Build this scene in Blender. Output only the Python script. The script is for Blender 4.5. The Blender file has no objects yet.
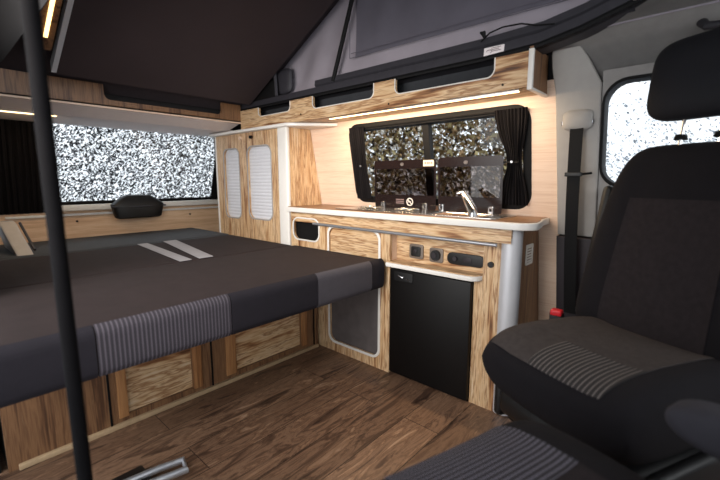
import bpy, bmesh, math, random
from mathutils import Matrix, Vector, noise
random.seed(7)
S = bpy.context.scene
COL = S.collection
D = bpy.data
# ------------------------------------------------------------------ camera
CAMP = Vector((0, 0, 1.12))
yaw, pitch = math.radians(48.1), math.atan(60/396)
F = Vector((math.sin(yaw)*math.cos(pitch), math.cos(yaw)*math.cos(pitch), -math.sin(pitch)))
Rv = Vector((math.cos(yaw), -math.sin(yaw), 0)); Uv = Rv.cross(F)
cd = D.cameras.new('camera'); cam = D.objects.new('camera', cd); COL.objects.link(cam)
cam.matrix_world = Matrix(((Rv.x, Uv.x, -F.x, CAMP.x), (Rv.y, Uv.y, -F.y, CAMP.y), (Rv.z, Uv.z, -F.z, CAMP.z), (0, 0, 0, 1)))
cd.sensor_width = 36; cd.lens = 396*36/720; cd.clip_start = .02
cd.dof.use_dof = True; cd.dof.focus_distance = 2.3; cd.dof.aperture_fstop = 2.0
S.camera = cam
# ------------------------------------------------------------------ world, lights, exposure
W = D.worlds.new('overcast_sky'); S.world = W; W.use_nodes = True
nt = W.node_tree; bg = nt.nodes['Background']
bg.inputs[0].default_value = (.93, .97, 1, 1); bg.inputs[1].default_value = 1.25
def area(name, loc, d, sx, sy, power, color=(1, 1, 1), spread=180):
    l = D.lights.new(name, 'AREA'); l.shape = 'RECTANGLE'; l.size = sx; l.size_y = sy; l.energy = power; l.color = color
    l.spread = math.radians(spread)
    o = D.objects.new(name, l); COL.objects.link(o); o.location = loc
    o.rotation_euler = Vector(d).to_track_quat('-Z', 'Y').to_euler(); return o
area('daylight_side_door', (-.5, 1.3, 1.5), (1, .42, -.22), 1.5, 1.0, 17, (1, .95, .9), 95)
sl = D.lights.new('sunlight_through_door', 'SPOT'); sl.energy = 26; sl.color = (1, .82, .62); sl.spot_size = math.radians(24); sl.spot_blend = .9; sl.shadow_soft_size = .06
so = D.objects.new('sunlight_through_door', sl); COL.objects.link(so); so.location = (-.45, 1.0, 2.1)
so.rotation_euler = (Vector((1.27, .80, 0))-so.location).to_track_quat('-Z', 'Y').to_euler()
area('daylight_windscreen', (1.1, -1.45, 1.45), (.1, 1, .02), 1.5, .5, 5, (.95, .97, 1))
vs = S.view_settings; vs.view_transform = 'Standard'; vs.look = 'None'; vs.gamma = 1; vs.use_curve_mapping = False
vs.exposure = 0.5
# ------------------------------------------------------------------ materials
def srgb(r, g, b):
    f = lambda c: (c/255/12.92 if c/255 <= .04045 else ((c/255+.055)/1.055)**2.4)
    return (f(r), f(g), f(b), 1)
def mat(name, col=(.5, .5, .5, 1), rough=.5, metal=0, spec=.5, emit=None, es=0, noise_amt=.06, nscale=30, bump=0, bscale=200, coat=0, sheen=0):
    m = D.materials.new(name); m.use_nodes = True; t = m.node_tree; b = t.nodes['Principled BSDF']
    b.inputs['Roughness'].default_value = rough; b.inputs['Metallic'].default_value = metal
    b.inputs['Specular IOR Level'].default_value = spec
    if coat: b.inputs['Coat Weight'].default_value = coat
    if sheen: b.inputs['Sheen Weight'].default_value = sheen; b.inputs['Sheen Roughness'].default_value = .5
    if emit: b.inputs['Emission Color'].default_value = emit; b.inputs['Emission Strength'].default_value = es
    tc = t.nodes.new('ShaderNodeTexCoord')
    n = t.nodes.new('ShaderNodeTexNoise'); n.inputs['Scale'].default_value = nscale; n.inputs['Detail'].default_value = 3
    t.links.new(tc.outputs['Object'], n.inputs['Vector'])
    r = t.nodes.new('ShaderNodeValToRGB')
    r.color_ramp.elements[0].position = .3; r.color_ramp.elements[1].position = .7
    r.color_ramp.elements[0].color = [c*(1-noise_amt) for c in col[:3]]+[1]; r.color_ramp.elements[1].color = [min(1, c*(1+noise_amt)) for c in col[:3]]+[1]
    t.links.new(n.outputs['Fac'], r.inputs[0]); t.links.new(r.outputs[0], b.inputs['Base Color'])
    if bump:
        n2 = t.nodes.new('ShaderNodeTexNoise'); n2.inputs['Scale'].default_value = bscale
        bp = t.nodes.new('ShaderNodeBump'); bp.inputs['Strength'].default_value = bump; bp.inputs['Distance'].default_value = .002
        t.links.new(tc.outputs['Object'], n2.inputs['Vector']); t.links.new(n2.outputs['Fac'], bp.inputs['Height']); t.links.new(bp.outputs[0], b.inputs['Normal'])
    return m
def wood(name, stops, axis='z', grain=14, stretch=.9, rough=.45, fine=.35, off=0.0, dist=1.2):
    """stops: list of (pos, rgb). grain runs along axis"""
    m = D.materials.new(name); m.use_nodes = True; t = m.node_tree; b = t.nodes['Principled BSDF']
    b.inputs['Roughness'].default_value = rough
    tc = t.nodes.new('ShaderNodeTexCoord'); mp = t.nodes.new('ShaderNodeMapping')
    sc = [grain]*3; sc['xyz'.index(axis)] = stretch; mp.inputs['Scale'].default_value = sc; mp.inputs['Location'].default_value = (off, off*1.7, off*2.3)
    t.links.new(tc.outputs['Object'], mp.inputs['Vector'])
    n = t.nodes.new('ShaderNodeTexNoise'); n.inputs['Scale'].default_value = 1; n.inputs['Detail'].default_value = 4; n.inputs['Distortion'].default_value = dist
    t.links.new(mp.outputs[0], n.inputs['Vector'])
    n2 = t.nodes.new('ShaderNodeTexNoise'); n2.inputs['Scale'].default_value = 7; n2.inputs['Detail'].default_value = 3
    t.links.new(mp.outputs[0], n2.inputs['Vector'])
    mx = t.nodes.new('ShaderNodeMix'); mx.data_type = 'FLOAT'; mx.inputs[0].default_value = fine
    t.links.new(n.outputs['Fac'], mx.inputs[2]); t.links.new(n2.outputs['Fac'], mx.inputs[3])
    r = t.nodes.new('ShaderNodeValToRGB'); els = r.color_ramp.elements
    while len(els) < len(stops): els.new(.5)
    for e, (p, c) in zip(els, stops): e.position = p; e.color = srgb(*c)
    t.links.new(mx.outputs[0], r.inputs[0]); t.links.new(r.outputs[0], b.inputs['Base Color'])
    bp = t.nodes.new('ShaderNodeBump'); bp.inputs['Strength'].default_value = .15; bp.inputs['Distance'].default_value = .001
    t.links.new(mx.outputs[0], bp.inputs['Height']); t.links.new(bp.outputs[0], b.inputs['Normal'])
    return m
RUST = [(.33, (84, 52, 32)), (.405, (150, 104, 66)), (.46, (196, 158, 116)), (.52, (216, 186, 148)), (.56, (150, 108, 72)), (.60, (200, 166, 126)), (.68, (222, 202, 174))]
M = {}
M['rusticz'] = wood('rustic_oak_vertical', RUST, 'z', 16, 1.1, off=1)
M['rusticy'] = wood('rustic_oak_lengthwise', RUST, 'y', 13, 1.0, off=2.3)
M['rusticx'] = wood('rustic_oak_crosswise', RUST, 'x', 9, 1.3, off=3.1)
DRK = [(.30, (52, 34, 24)), (.42, (92, 62, 42)), (.52, (134, 98, 68)), (.60, (108, 76, 52)), (.70, (168, 136, 102))]
M['darkz'] = wood('brown_oak_vertical', DRK, 'z', 22, 1.0, off=5)
BCH = [(.25, (208, 174, 150)), (.45, (222, 192, 168)), (.55, (230, 204, 182)), (.75, (212, 178, 154))]
M['beechy'] = wood('pale_beech_lengthwise', BCH, 'y', 40, 1.2, off=4, fine=.5, dist=.3)
M['beechx'] = wood('pale_beech_crosswise', BCH, 'x', 40, 1.2, off=4, fine=.5, dist=.3)
LB = [(.25, (190, 150, 116)), (.45, (218, 180, 144)), (.55, (230, 196, 162)), (.75, (204, 166, 130))]
M['lightx'] = wood('light_oak_crosswise', LB, 'x', 26, 1.2, off=6, fine=.4, dist=.4)
M['midz'] = wood('mid_brown_oak_vertical', [(.3, (92, 56, 32)), (.45, (146, 98, 60)), (.55, (176, 128, 84)), (.7, (134, 90, 56))], 'z', 24, 1.0, off=7)
M['topwood'] = wood('worktop_laminate', [(.3, (96, 68, 46)), (.5, (134, 100, 72)), (.7, (160, 126, 94))], 'y', 30, 1.2)
M['litlam'] = mat('painted_lit_laminate', srgb(244, 228, 220), .5, noise_amt=.02)  # pale tone stands in for light falling on the rear locker underside
M['white'] = mat('white_edging', srgb(226, 222, 216), .35, noise_amt=.02)
M['blackp'] = mat('black_plastic', srgb(12, 11, 12), .5, noise_amt=.1)
M['fridge'] = mat('black_fridge_door', srgb(9, 7, 7), .5, spec=.25, noise_amt=.1)
M['beam'] = mat('dark_grey_frame', srgb(48, 46, 52), .6, noise_amt=.1)
M['darkpost'] = mat('matt_black_paint', srgb(12, 11, 13), .9, spec=.1, noise_amt=.1)
M['rubber'] = mat('black_rubber', srgb(10, 9, 10), .7, spec=.25, noise_amt=.1)
M['chrome'] = mat('brushed_chrome', srgb(205, 205, 208), .18, 1, noise_amt=.03)
M['silver'] = mat('satin_silver', srgb(206, 206, 210), .42, .25, noise_amt=.02)
M['alu'] = mat('anodised_aluminium', srgb(178, 180, 186), .38, .75, noise_amt=.03)
M['greytrim'] = mat('grey_pillar_plastic', srgb(160, 156, 152), .65, noise_amt=.03, bump=.2, bscale=400)
M['headl'] = mat('grey_headliner_fabric', srgb(150, 147, 145), .9, noise_amt=.05, bump=.3, bscale=500)
M['darktrim'] = mat('dark_purple_grey_plastic', srgb(36, 30, 35), .6, noise_amt=.06)
M['board'] = mat('dark_brown_board', srgb(50, 38, 40), .8, noise_amt=.08, nscale=5)
M['canvas'] = mat('grey_tent_canvas', srgb(152, 144, 152), .9, noise_amt=.08, nscale=6, bump=.3, bscale=300)
M['mesh'] = mat('dark_grey_window_mesh', srgb(96, 92, 102), .9, noise_amt=.08, nscale=8)
M['curt'] = mat('black_curtain_fabric', srgb(13, 10, 13), .9, spec=.2, noise_amt=.15)
M['mtop'] = mat('dark_brown_seat_fabric', srgb(44, 35, 35), .9, spec=.25, noise_amt=.12, nscale=12, bump=.4, bscale=600)
M['mrear'] = mat('slate_grey_fabric', srgb(60, 62, 66), .8, spec=.4, noise_amt=.06, nscale=12, bump=.3, bscale=600)
M['mfront'] = mat('charcoal_fabric', srgb(29, 26, 33), .85, spec=.3, noise_amt=.08, bump=.3, bscale=600)
M['mgrey'] = mat('grey_fabric', srgb(66, 63, 70), .85, noise_amt=.06, bump=.3, bscale=600)
M['mgrey2'] = mat('dark_grey_armrest_fabric', srgb(44, 42, 50), .85, noise_amt=.08, bump=.3, bscale=600)
M['band'] = mat('light_grey_stripe_fabric', srgb(158, 156, 160), .8, noise_amt=.04)
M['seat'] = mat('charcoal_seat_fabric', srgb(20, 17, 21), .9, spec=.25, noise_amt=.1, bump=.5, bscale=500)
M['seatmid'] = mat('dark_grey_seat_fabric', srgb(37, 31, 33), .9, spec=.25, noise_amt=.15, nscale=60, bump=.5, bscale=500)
M['seatlit'] = mat('painted_lit_seat_fabric', srgb(62, 56, 55), .9, spec=.25, noise_amt=.15, nscale=60, bump=.5, bscale=500)  # paler copy of the dark grey seat fabric, light put into the colour
M['head'] = mat('navy_black_fabric', srgb(14, 14, 22), .8, noise_amt=.1, bump=.3, bscale=500)
M['red'] = mat('red_release_button', srgb(205, 30, 40), .4, noise_amt=.03)
M['led'] = mat('warm_led', (1, .8, .5, 1), .5, emit=(1, .66, .32, 1), es=4)
M['led2'] = mat('yellow_led', (1, .7, .2, 1), .5, emit=(1, .70, .28, 1), es=2.2)
M['sticker'] = mat('white_sticker', srgb(236, 226, 226), .5, noise_amt=.02)
M['cream'] = mat('cream_sticker', srgb(232, 216, 186), .5, noise_amt=.02)
M['ink'] = mat('grey_print', srgb(130, 110, 110), .6, noise_amt=.02)
M['paint'] = mat('white_print', srgb(215, 210, 205), .6, noise_amt=.02)
M['tambour'] = mat('white_roller_shutter', srgb(214, 214, 220), .4, noise_amt=.02)
M['greypanel'] = mat('grey_brushed_panel', srgb(104, 98, 98), .45, .3, noise_amt=.12, nscale=14)
M['dark'] = mat('dark_interior', srgb(22, 18, 18), .9, noise_amt=.1)
M['darkgrey'] = mat('dark_grey_locker_lining', srgb(44, 46, 50), .85, noise_amt=.1)
M['ceil'] = mat('dark_roof_lining', srgb(52, 44, 48), .9, noise_amt=.08)
M['steel'] = mat('stainless_steel', srgb(200, 198, 194), .25, 1, noise_amt=.03)
M['socket'] = mat('bronze_grey_plate', srgb(120, 108, 98), .4, .3, noise_amt=.03)
M['snow'] = mat('snowy_ground', srgb(205, 210, 218), .9, noise_amt=.15, nscale=1.5)
M['cream2'] = mat('pale_bench_skirting', srgb(176, 150, 118), .5, noise_amt=.08)
M['creampl'] = mat('light_grey_plastic', srgb(176, 168, 162), .5, noise_amt=.04)

def stripes(name, base, line, axis, freq, duty=.5, rough=.85, two=None):
    m = mat(name, base, rough, noise_amt=.05); t = m.node_tree; b = t.nodes['Principled BSDF']
    tc = t.nodes.new('ShaderNodeTexCoord'); sp = t.nodes.new('ShaderNodeSeparateXYZ'); t.links.new(tc.outputs['Object'], sp.inputs[0])
    def tri(ax, fr, du):
        a = t.nodes.new('ShaderNodeMath'); a.operation = 'MULTIPLY'; a.inputs[1].default_value = fr; t.links.new(sp.outputs['XYZ'.index(ax.upper())], a.inputs[0])
        c = t.nodes.new('ShaderNodeMath'); c.operation = 'FRACT'; t.links.new(a.outputs[0], c.inputs[0])
        g = t.nodes.new('ShaderNodeMath'); g.operation = 'LESS_THAN'; g.inputs[1].default_value = du; t.links.new(c.outputs[0], g.inputs[0]); return g
    g = tri(axis, freq, duty)
    if two:
        h = tri(two[0], two[1], two[2]); mm = t.nodes.new('ShaderNodeMath'); mm.operation = 'MULTIPLY'
        t.links.new(g.outputs[0], mm.inputs[0]); t.links.new(h.outputs[0], mm.inputs[1]); g = mm
    mix = t.nodes.new('ShaderNodeMix'); mix.data_type = 'RGBA'; mix.inputs[6].default_value = base; mix.inputs[7].default_value = line
    t.links.new(g.outputs[0], mix.inputs[0]); t.links.new(mix.outputs[2], b.inputs['Base Color']); return m
M['pin'] = stripes('pinstriped_grey_fabric', srgb(42, 38, 45), srgb(78, 72, 80), 'x', 75, .4)
M['pins'] = stripes('striped_seat_fabric', srgb(32, 29, 35), srgb(100, 96, 108), 'y', 90, .42, two=('x', 110, .8))
M['pins2'] = stripes('striped_seat_front_fabric', srgb(34, 30, 31), srgb(104, 97, 95), 'x', 74, .26)

def glassmat(name, tint, refl=.08):
    m = D.materials.new(name); m.use_nodes = True; t = m.node_tree; t.nodes.clear()
    o = t.nodes.new('ShaderNodeOutputMaterial'); mx = t.nodes.new('ShaderNodeMixShader'); tr = t.nodes.new('ShaderNodeBsdfTransparent')
    g = t.nodes.new('ShaderNodeBsdfGlossy'); g.inputs['Roughness'].default_value = .03; tr.inputs[0].default_value = tint
    mx.inputs[0].default_value = refl
    t.links.new(tr.outputs[0], mx.inputs[1]); t.links.new(g.outputs[0], mx.inputs[2]); t.links.new(mx.outputs[0], o.inputs[0]); return m
M['glass'] = glassmat('clear_glass', (.96, .98, 1, 1), .04)
M['smoke'] = glassmat('smoked_glass', (.58, .52, .50, 1), .07)

def floor_mat():
    m = D.materials.new('rustic_plank_floor'); m.use_nodes = True; t = m.node_tree; b = t.nodes['Principled BSDF']; L = t.links.new
    b.inputs['Roughness'].default_value = .42
    tc = t.nodes.new('ShaderNodeTexCoord'); br = t.nodes.new('ShaderNodeTexBrick')
    mp0 = t.nodes.new('ShaderNodeMapping'); mp0.inputs['Location'].default_value = (.35, .06, 0); L(tc.outputs['Object'], mp0.inputs[0]); L(mp0.outputs[0], br.inputs['Vector'])
    br.inputs['Scale'].default_value = 1; br.inputs['Brick Width'].default_value = 1.25; br.inputs['Row Height'].default_value = .185; br.offset = .37
    br.inputs['Mortar Size'].default_value = .0016; br.inputs['Color1'].default_value = (.0, 0, 0, 1); br.inputs['Color2'].default_value = (1, 1, 1, 1); br.inputs['Mortar'].default_value = (.3, .3, .3, 1); br.inputs['Bias'].default_value = 0
    mp = t.nodes.new('ShaderNodeMapping'); mp.inputs['Scale'].default_value = (2.2, 13, 5); L(tc.outputs['Object'], mp.inputs[0])
    va = t.nodes.new('ShaderNodeVectorMath'); va.operation = 'ADD'; sc = t.nodes.new('ShaderNodeVectorMath'); sc.operation = 'SCALE'; sc.inputs['Scale'].default_value = 9
    L(br.outputs['Color'], sc.inputs[0]); L(mp.outputs[0], va.inputs[0]); L(sc.outputs[0], va.inputs[1])
    n = t.nodes.new('ShaderNodeTexNoise'); n.inputs['Scale'].default_value = 1.3; n.inputs['Detail'].default_value = 8; n.inputs['Distortion'].default_value = 1.1; n.inputs['Roughness'].default_value = .68; L(va.outputs[0], n.inputs['Vector'])
    r = t.nodes.new('ShaderNodeValToRGB'); els = r.color_ramp.elements
    st = [(.30, (48, 34, 28)), (.42, (104, 78, 62)), (.49, (150, 118, 94)), (.55, (112, 84, 66)), (.60, (156, 122, 96)), (.68, (190, 160, 134))]
    while len(els) < len(st): els.new(.5)
    for e, (p, c) in zip(els, st): e.position = p; e.color = srgb(*c)
    L(n.outputs['Fac'], r.inputs[0])
    mx = t.nodes.new('ShaderNodeMix'); mx.data_type = 'RGBA'; mx.blend_type = 'MULTIPLY'; mx.inputs[0].default_value = 1
    r2 = t.nodes.new('ShaderNodeValToRGB'); r2.color_ramp.elements[0].color = (.62, .6, .6, 1); r2.color_ramp.elements[1].color = (1.0, 1.0, 1.0, 1); L(br.outputs['Color'], r2.inputs[0])
    L(r.outputs[0], mx.inputs[6]); L(r2.outputs[0], mx.inputs[7])
    m2 = t.nodes.new('ShaderNodeMix'); m2.data_type = 'RGBA'; m2.inputs[7].default_value = srgb(30, 20, 16); L(br.outputs['Fac'], m2.inputs[0]); L(mx.outputs[2], m2.inputs[6])
    L(m2.outputs[2], b.inputs['Base Color'])
    bp = t.nodes.new('ShaderNodeBump'); bp.inputs['Strength'].default_value = .35; bp.inputs['Distance'].default_value = .003; L(n.outputs['Fac'], bp.inputs['Height']); L(bp.outputs[0], b.inputs['Normal'])
    return m
M['floor'] = floor_mat()
def leafmat(name, stops, rough=.7):
    m = D.materials.new(name); m.use_nodes = True; t = m.node_tree; b = t.nodes['Principled BSDF']; b.inputs['Roughness'].default_value = rough
    g = t.nodes.new('ShaderNodeNewGeometry'); r = t.nodes.new('ShaderNodeValToRGB'); els = r.color_ramp.elements; r.color_ramp.interpolation = 'CONSTANT'
    while len(els) < len(stops): els.new(.5)
    for e, (p, c) in zip(els, stops): e.position = p; e.color = srgb(*c)
    t.links.new(g.outputs['Random Per Island'], r.inputs[0]); t.links.new(r.outputs[0], b.inputs['Base Color']); return m
M['hedge'] = leafmat('hedge_leaves', [(0, (44, 32, 20)), (.16, (122, 98, 58)), (.42, (158, 126, 86)), (.66, (176, 160, 112)), (.86, (245, 236, 220))])
M['frost'] = leafmat('frosted_twigs', [(0, (10, 11, 14)), (.6, (44, 46, 50)), (.78, (120, 122, 126)), (.88, (240, 242, 245))])
M['frost3'] = leafmat('snowy_twigs', [(0, (120, 122, 126)), (.25, (190, 192, 196)), (.6, (235, 236, 240))])
M['frost2'] = leafmat('pale_frosted_bush', [(0, (110, 116, 124)), (.3, (160, 165, 172)), (.6, (205, 209, 214))])

# ------------------------------------------------------------------ mesh helpers
def box(bm, lo, hi, mtx=None):
    r = bmesh.ops.create_cube(bm, size=1)['verts']
    for v in r:
        v.co = Vector([lo[i]+(v.co[i]+.5)*(hi[i]-lo[i]) for i in range(3)])
        if mtx: v.co = mtx @ v.co
    return r
def boxbm(lo, hi, bev=0, seg=2, mtx=None):
    bm = bmesh.new(); box(bm, lo, hi)
    if bev: bmesh.ops.bevel(bm, geom=bm.edges[:]+bm.verts[:], offset=bev, segments=seg, profile=.5, affect='EDGES')
    if mtx: bm.transform(mtx)
    return bm
def base_loc(o):
    v = Vector((0, 0, 0))
    return v
WLOC = {}
def obj(name, bm, m, parent=None, smooth=True, world=True, mods=None):
    """bm in world coordinates (world=True): stored relative to the parent chain's base point"""
    me = D.meshes.new(name)
    bmesh.ops.recalc_face_normals(bm, faces=bm.faces[:])
    if parent is not None and world:
        bm.transform(Matrix.Translation(-WLOC[parent.name]))
    o = D.objects.new(name, me)
    if parent is None and world:
        xs = [v.co for v in bm.verts]
        c = Vector(((min(v.x for v in xs)+max(v.x for v in xs))/2, (min(v.y for v in xs)+max(v.y for v in xs))/2, min(v.z for v in xs)))
        bm.transform(Matrix.Translation(-c)); o.location = c; WLOC[o.name] = c
    elif parent is not None: WLOC[o.name] = WLOC[parent.name]
    bm.to_mesh(me); bm.free()
    me.materials.append(M[m] if isinstance(m, str) else m)
    if smooth:
        me.shade_smooth()
        try: me.set_sharp_from_angle(angle=math.radians(38))
        except Exception: pass
    COL.objects.link(o)
    if parent is not None: o.parent = parent
    return o
def thing(name, label, cat, loc=(0, 0, 0), rz=0, group=None):
    o = D.objects.new(name, None); COL.objects.link(o); o.location = loc; o.rotation_euler = (0, 0, rz); o.empty_display_size = .05
    o['label'] = label; o['category'] = cat; WLOC[o.name] = Vector(loc)
    if group: o['group'] = group
    return o
def tag(o, label, cat, group=None, kind=None):
    o['label'] = label; o['category'] = cat
    if group: o['group'] = group
    if kind: o['kind'] = kind
    return o
def struct(name, bm, m, parent=None, label=None):
    o = obj(name, bm, m, parent); o['kind'] = 'structure'
    if label: o['label'] = label
    return o
def rrect(u0, v0, u1, v1, r, n=6):
    """rounded rectangle; r a number or (bl, br, tr, tl)"""
    rr = r if isinstance(r, (tuple, list)) else (r,)*4
    out = []
    for (cx, cy, q, a0) in ((u0+rr[0], v0+rr[0], rr[0], 180), (u1-rr[1], v0+rr[1], rr[1], 270), (u1-rr[2], v1-rr[2], rr[2], 0), (u0+rr[3], v1-rr[3], rr[3], 90)):
        if q < 1e-5: out.append((cx, cy)); continue
        for k in range(n+1):
            a = math.radians(a0+90*k/n); out.append((cx+q*math.cos(a), cy+q*math.sin(a)))
    return out
def plate(outer, holes, t0, t1, fn, bev=0):
    """2D outline with holes extruded w from t0 to t1; fn maps (u,v,w)->world"""
    cu = D.curves.new('tmp', 'CURVE'); cu.dimensions = '2D'; cu.fill_mode = 'BOTH'
    for pts in [outer]+list(holes):
        s = cu.splines.new('POLY'); s.points.add(len(pts)-1)
        for p, q in zip(s.points, pts): p.co = (q[0], q[1], 0, 1)
        s.use_cyclic_u = True
    cu.extrude = abs(t1-t0)/2-bev
    if bev: cu.bevel_depth = bev; cu.bevel_resolution = 2; cu.offset = -bev
    o = D.objects.new('tmp', cu)
    me = D.meshes.new_from_object(o)
    bm = bmesh.new(); bm.from_mesh(me)
    D.objects.remove(o); D.curves.remove(cu); D.meshes.remove(me)
    bmesh.ops.remove_doubles(bm, verts=bm.verts[:], dist=1e-5)
    wc = (t0+t1)/2
    for v in bm.verts: v.co = Vector(fn(v.co.x, v.co.y, v.co.z+wc))
    return bm
def ring(outer, grow, t0, t1, fn, bev=0):
    return None
def kx(X): return lambda u, v, w: (X-w, u, v)            # front facing -x: u=y v=z w out
def ky(Y): return lambda u, v, w: (u, Y-w, v)            # facing -y
def kz(Z): return lambda u, v, w: (u, v, Z+w)
def xw(z): return 2.06-.19*(z-.93)
def kwall(u, v, w): return (xw(v)-w, u, v)
def yr(z): return 3.72-.34*(z-.9)
def krear(u, v, w): return (u, yr(v)-w, v)
def tube(pts, r, seg=8, bm=None, caps=True):
    bm = bm or bmesh.new(); pts = [Vector(p) for p in pts]; rings = []
    for i, p in enumerate(pts):
        d = (pts[min(i+1, len(pts)-1)]-pts[max(i-1, 0)]).normalized()
        a = d.cross(Vector((0, 0, 1)));
        if a.length < .05: a = d.cross(Vector((1, 0, 0)))
        a.normalize(); b = d.cross(a); rr = r[i] if isinstance(r, (list, tuple)) else r
        rings.append([bm.verts.new(p+(a*math.cos(2*math.pi*k/seg)+b*math.sin(2*math.pi*k/seg))*rr) for k in range(seg)])
    for A, B in zip(rings, rings[1:]):
        for k in range(seg): bm.faces.new((A[k], A[(k+1) % seg], B[(k+1) % seg], B[k]))
    if caps: bm.faces.new(rings[0]); bm.faces.new(rings[-1][::-1])
    return bm
def cyl(c, r, d, axis='z', seg=20, bm=None):
    c = Vector(c); a = {'x': Vector((1, 0, 0)), 'y': Vector((0, 1, 0)), 'z': Vector((0, 0, 1))}[axis]
    return tube([c-a*d/2, c+a*d/2], r, seg, bm)
def sheet(fn, nu, nv, th=0.0, bm=None, closed=False):
    """fn(s,t)->point for s,t in 0..1"""
    bm = bm or bmesh.new()
    g = [[bm.verts.new(fn(i/nu, j/nv)) for j in range(nv+1)] for i in range(nu+1)]
    for i in range(nu):
        for j in range(nv): bm.faces.new((g[i][j], g[i+1][j], g[i+1][j+1], g[i][j+1]))
    if th:
        bmesh.ops.recalc_face_normals(bm, faces=bm.faces[:]); bmesh.ops.solidify(bm, geom=bm.faces[:], thickness=th)
    return bm
def pillow(Wd, Dp, H, n=28, a=6, b=2.6, c=.1, extra=None, wf=None, region=None, lift=.003, cut=None):
    """cushion body, x lateral, y along, z up; returns (body bm, region bm)"""
    def P(u, v, top):
        e = max(0, (1-abs(u)**a)*(1-abs(v)**a))**(1/b)
        x = Wd/2*u*(1-c*abs(v)**6); y = Dp/2*v*(1-c*abs(u)**6)
        if wf: x *= wf(v)
        z = H/2*e if top else -H/2*e
        if top and extra: z += extra(u, v)*e
        return Vector((x, y, z))
    q = [math.sin(math.pi/2*(-1+2*i/n)) for i in range(n+1)]
    bm = bmesh.new(); T = [[bm.verts.new(P(u, v, True)) for v in q] for u in q]
    B = [[T[i][j] if i in (0, n) or j in (0, n) else bm.verts.new(P(q[i], q[j], False)) for j in range(n+1)] for i in range(n+1)]
    for i in range(n):
        for j in range(n):
            for G in (T, B):
                try: bm.faces.new((G[i][j], G[i+1][j], G[i+1][j+1], G[i][j+1]))
                except ValueError: pass
    outs = []
    for (u0, u1, v0, v1) in (region or []):
        def fn(s, t):
            u = u0+(u1-u0)*s; v = v0+(v1-v0)*t
            p = P(u, v, True); e = 1e-3
            nrm = (P(u+e, v, True)-p).cross(P(u, v+e, True)-p).normalized(); return p+nrm*lift
        outs.append(sheet(fn, 18, 18, .006))
    return bm, outs
def text_bm(s, size, ext=.0006):
    cu = D.curves.new('t', 'FONT'); cu.body = s; cu.size = size; cu.extrude = ext; cu.align_x = 'CENTER'; cu.align_y = 'CENTER'
    o = D.objects.new('t', cu); me = D.meshes.new_from_object(o); bm = bmesh.new(); bm.from_mesh(me)
    D.objects.remove(o); D.curves.remove(cu); D.meshes.remove(me); return bm

# ================================================================== STRUCTURE
struct('floor', boxbm((-.3, -1.3, -.04), (2.3, 3.8, 0)), 'floor')
# kitchen side wall: pale beech panel with window hole
WIN = rrect(.70, .985, 1.85, 1.462, .07)
wo = plate([(.548, .0), (2.6, .0), (2.6, 1.56), (1.2, 1.56), (.565, 1.56)], [WIN], -.02, 0, kwall)
struct('wall_kitchen_side', wo, 'beechy')
struct('wall_kitchen_side', boxbm((2.02, 2.6, 0), (2.3, 3.75, 1.75)), 'dark')
# outer skin between window and hedge (reveal)
struct('wall_kitchen_outer', plate([(-.9, 0), (2.62, 0), (2.62, 1.7), (-.9, 1.7)], [rrect(.69, .975, 1.86, 1.472, .07), rrect(-.75, 1.085, .395, 1.53, .09)], -.08, -.022, kwall), 'dark')
# window_2 frame and glass
w2 = struct('window_2', plate(rrect(.685, .97, 1.865, 1.477, .08), [rrect(.725, 1.01, 1.825, 1.437, .05)], -.075, .004, kwall, .002), 'rubber')
struct('window_pane', plate(rrect(.72, 1.0, 1.83, 1.445, .05), [], -.052, -.046, kwall), 'glass', w2)
struct('window_divider', plate([(1.262, .99), (1.305, .99), (1.305, 1.45), (1.262, 1.45)], [], -.06, -.02, kwall), 'rubber', w2)
# rear wall
REAR = rrect(.60, .90, 2.04, 1.60, .05)
struct('wall_rear', plate([(.25, 0), (2.15, 0), (2.15, .895), (.25, .895)], [], -.04, 0, ky(3.72)), 'lightx')
rw = plate([(.25, .87), (2.15, .87), (2.15, 2.0), (.25, 2.0)], [REAR], -.05, -.005, krear)
struct('wall_rear_upper', rw, 'dark')
w1 = struct('window_1', plate(rrect(.59, .885, 2.05, 1.61, .05), [rrect(.655, .955, 1.975, 1.565, .04)], -.06, .003, krear, .002), 'rubber')
struct('window_pane', plate(rrect(.65, .95, 1.98, 1.57, .04), [], -.04, -.034, krear), 'glass', w1)
struct('window_sill', boxbm((.66, 3.66, .885), (2.0, 3.72, .93), .006), 'white', w1)
struct('baseboard_rear', boxbm((.4, 3.70, .845), (2.05, 3.725, .862), .002), 'white')
# left wall (behind the open side door)
struct('wall_left', boxbm((.02, 1.95, 0), (.10, 3.76, 1.75)), 'dark')
struct('door_2', boxbm((.08, -1.45, 0), (.14, -.28, 1.05), .01), 'darktrim')
struct('wall_front', boxbm((.1, -1.5, 0), (2.2, -1.42, 1.12), .01), 'darktrim')
# roof: rear fixed part, cab headliner, raised roof shell
struct('ceiling_rear', boxbm((.15, 2.85, 1.80), (2.1, 3.76, 1.86)), 'ceil')
def headliner(s, t):
    pr = [(1.955, 1.53), (1.935, 1.60), (1.90, 1.66), (1.84, 1.705), (1.76, 1.735), (1.6, 1.755), (1.2, 1.77), (.7, 1.755), (.45, 1.72), (.32, 1.62)]
    k = s*(len(pr)-1); i = min(int(k), len(pr)-2); f = k-i
    x = pr[i][0]*(1-f)+pr[i+1][0]*f; z = pr[i][1]*(1-f)+pr[i+1][1]*f
    return Vector((x, .585-1.5*t, z))
bm = sheet(headliner, 36, 10)
for f_ in [f for f in bm.faces if f.calc_center_median().y > .28 and f.calc_center_median().x < 1.80]: bm.faces.remove(f_)
bmesh.ops.solidify(bm, geom=bm.faces[:], thickness=.01)
struct('ceiling_cab', bm, 'headl')
slope = .52
def zb(y): return 1.674+slope*(2.665-y)
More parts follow.
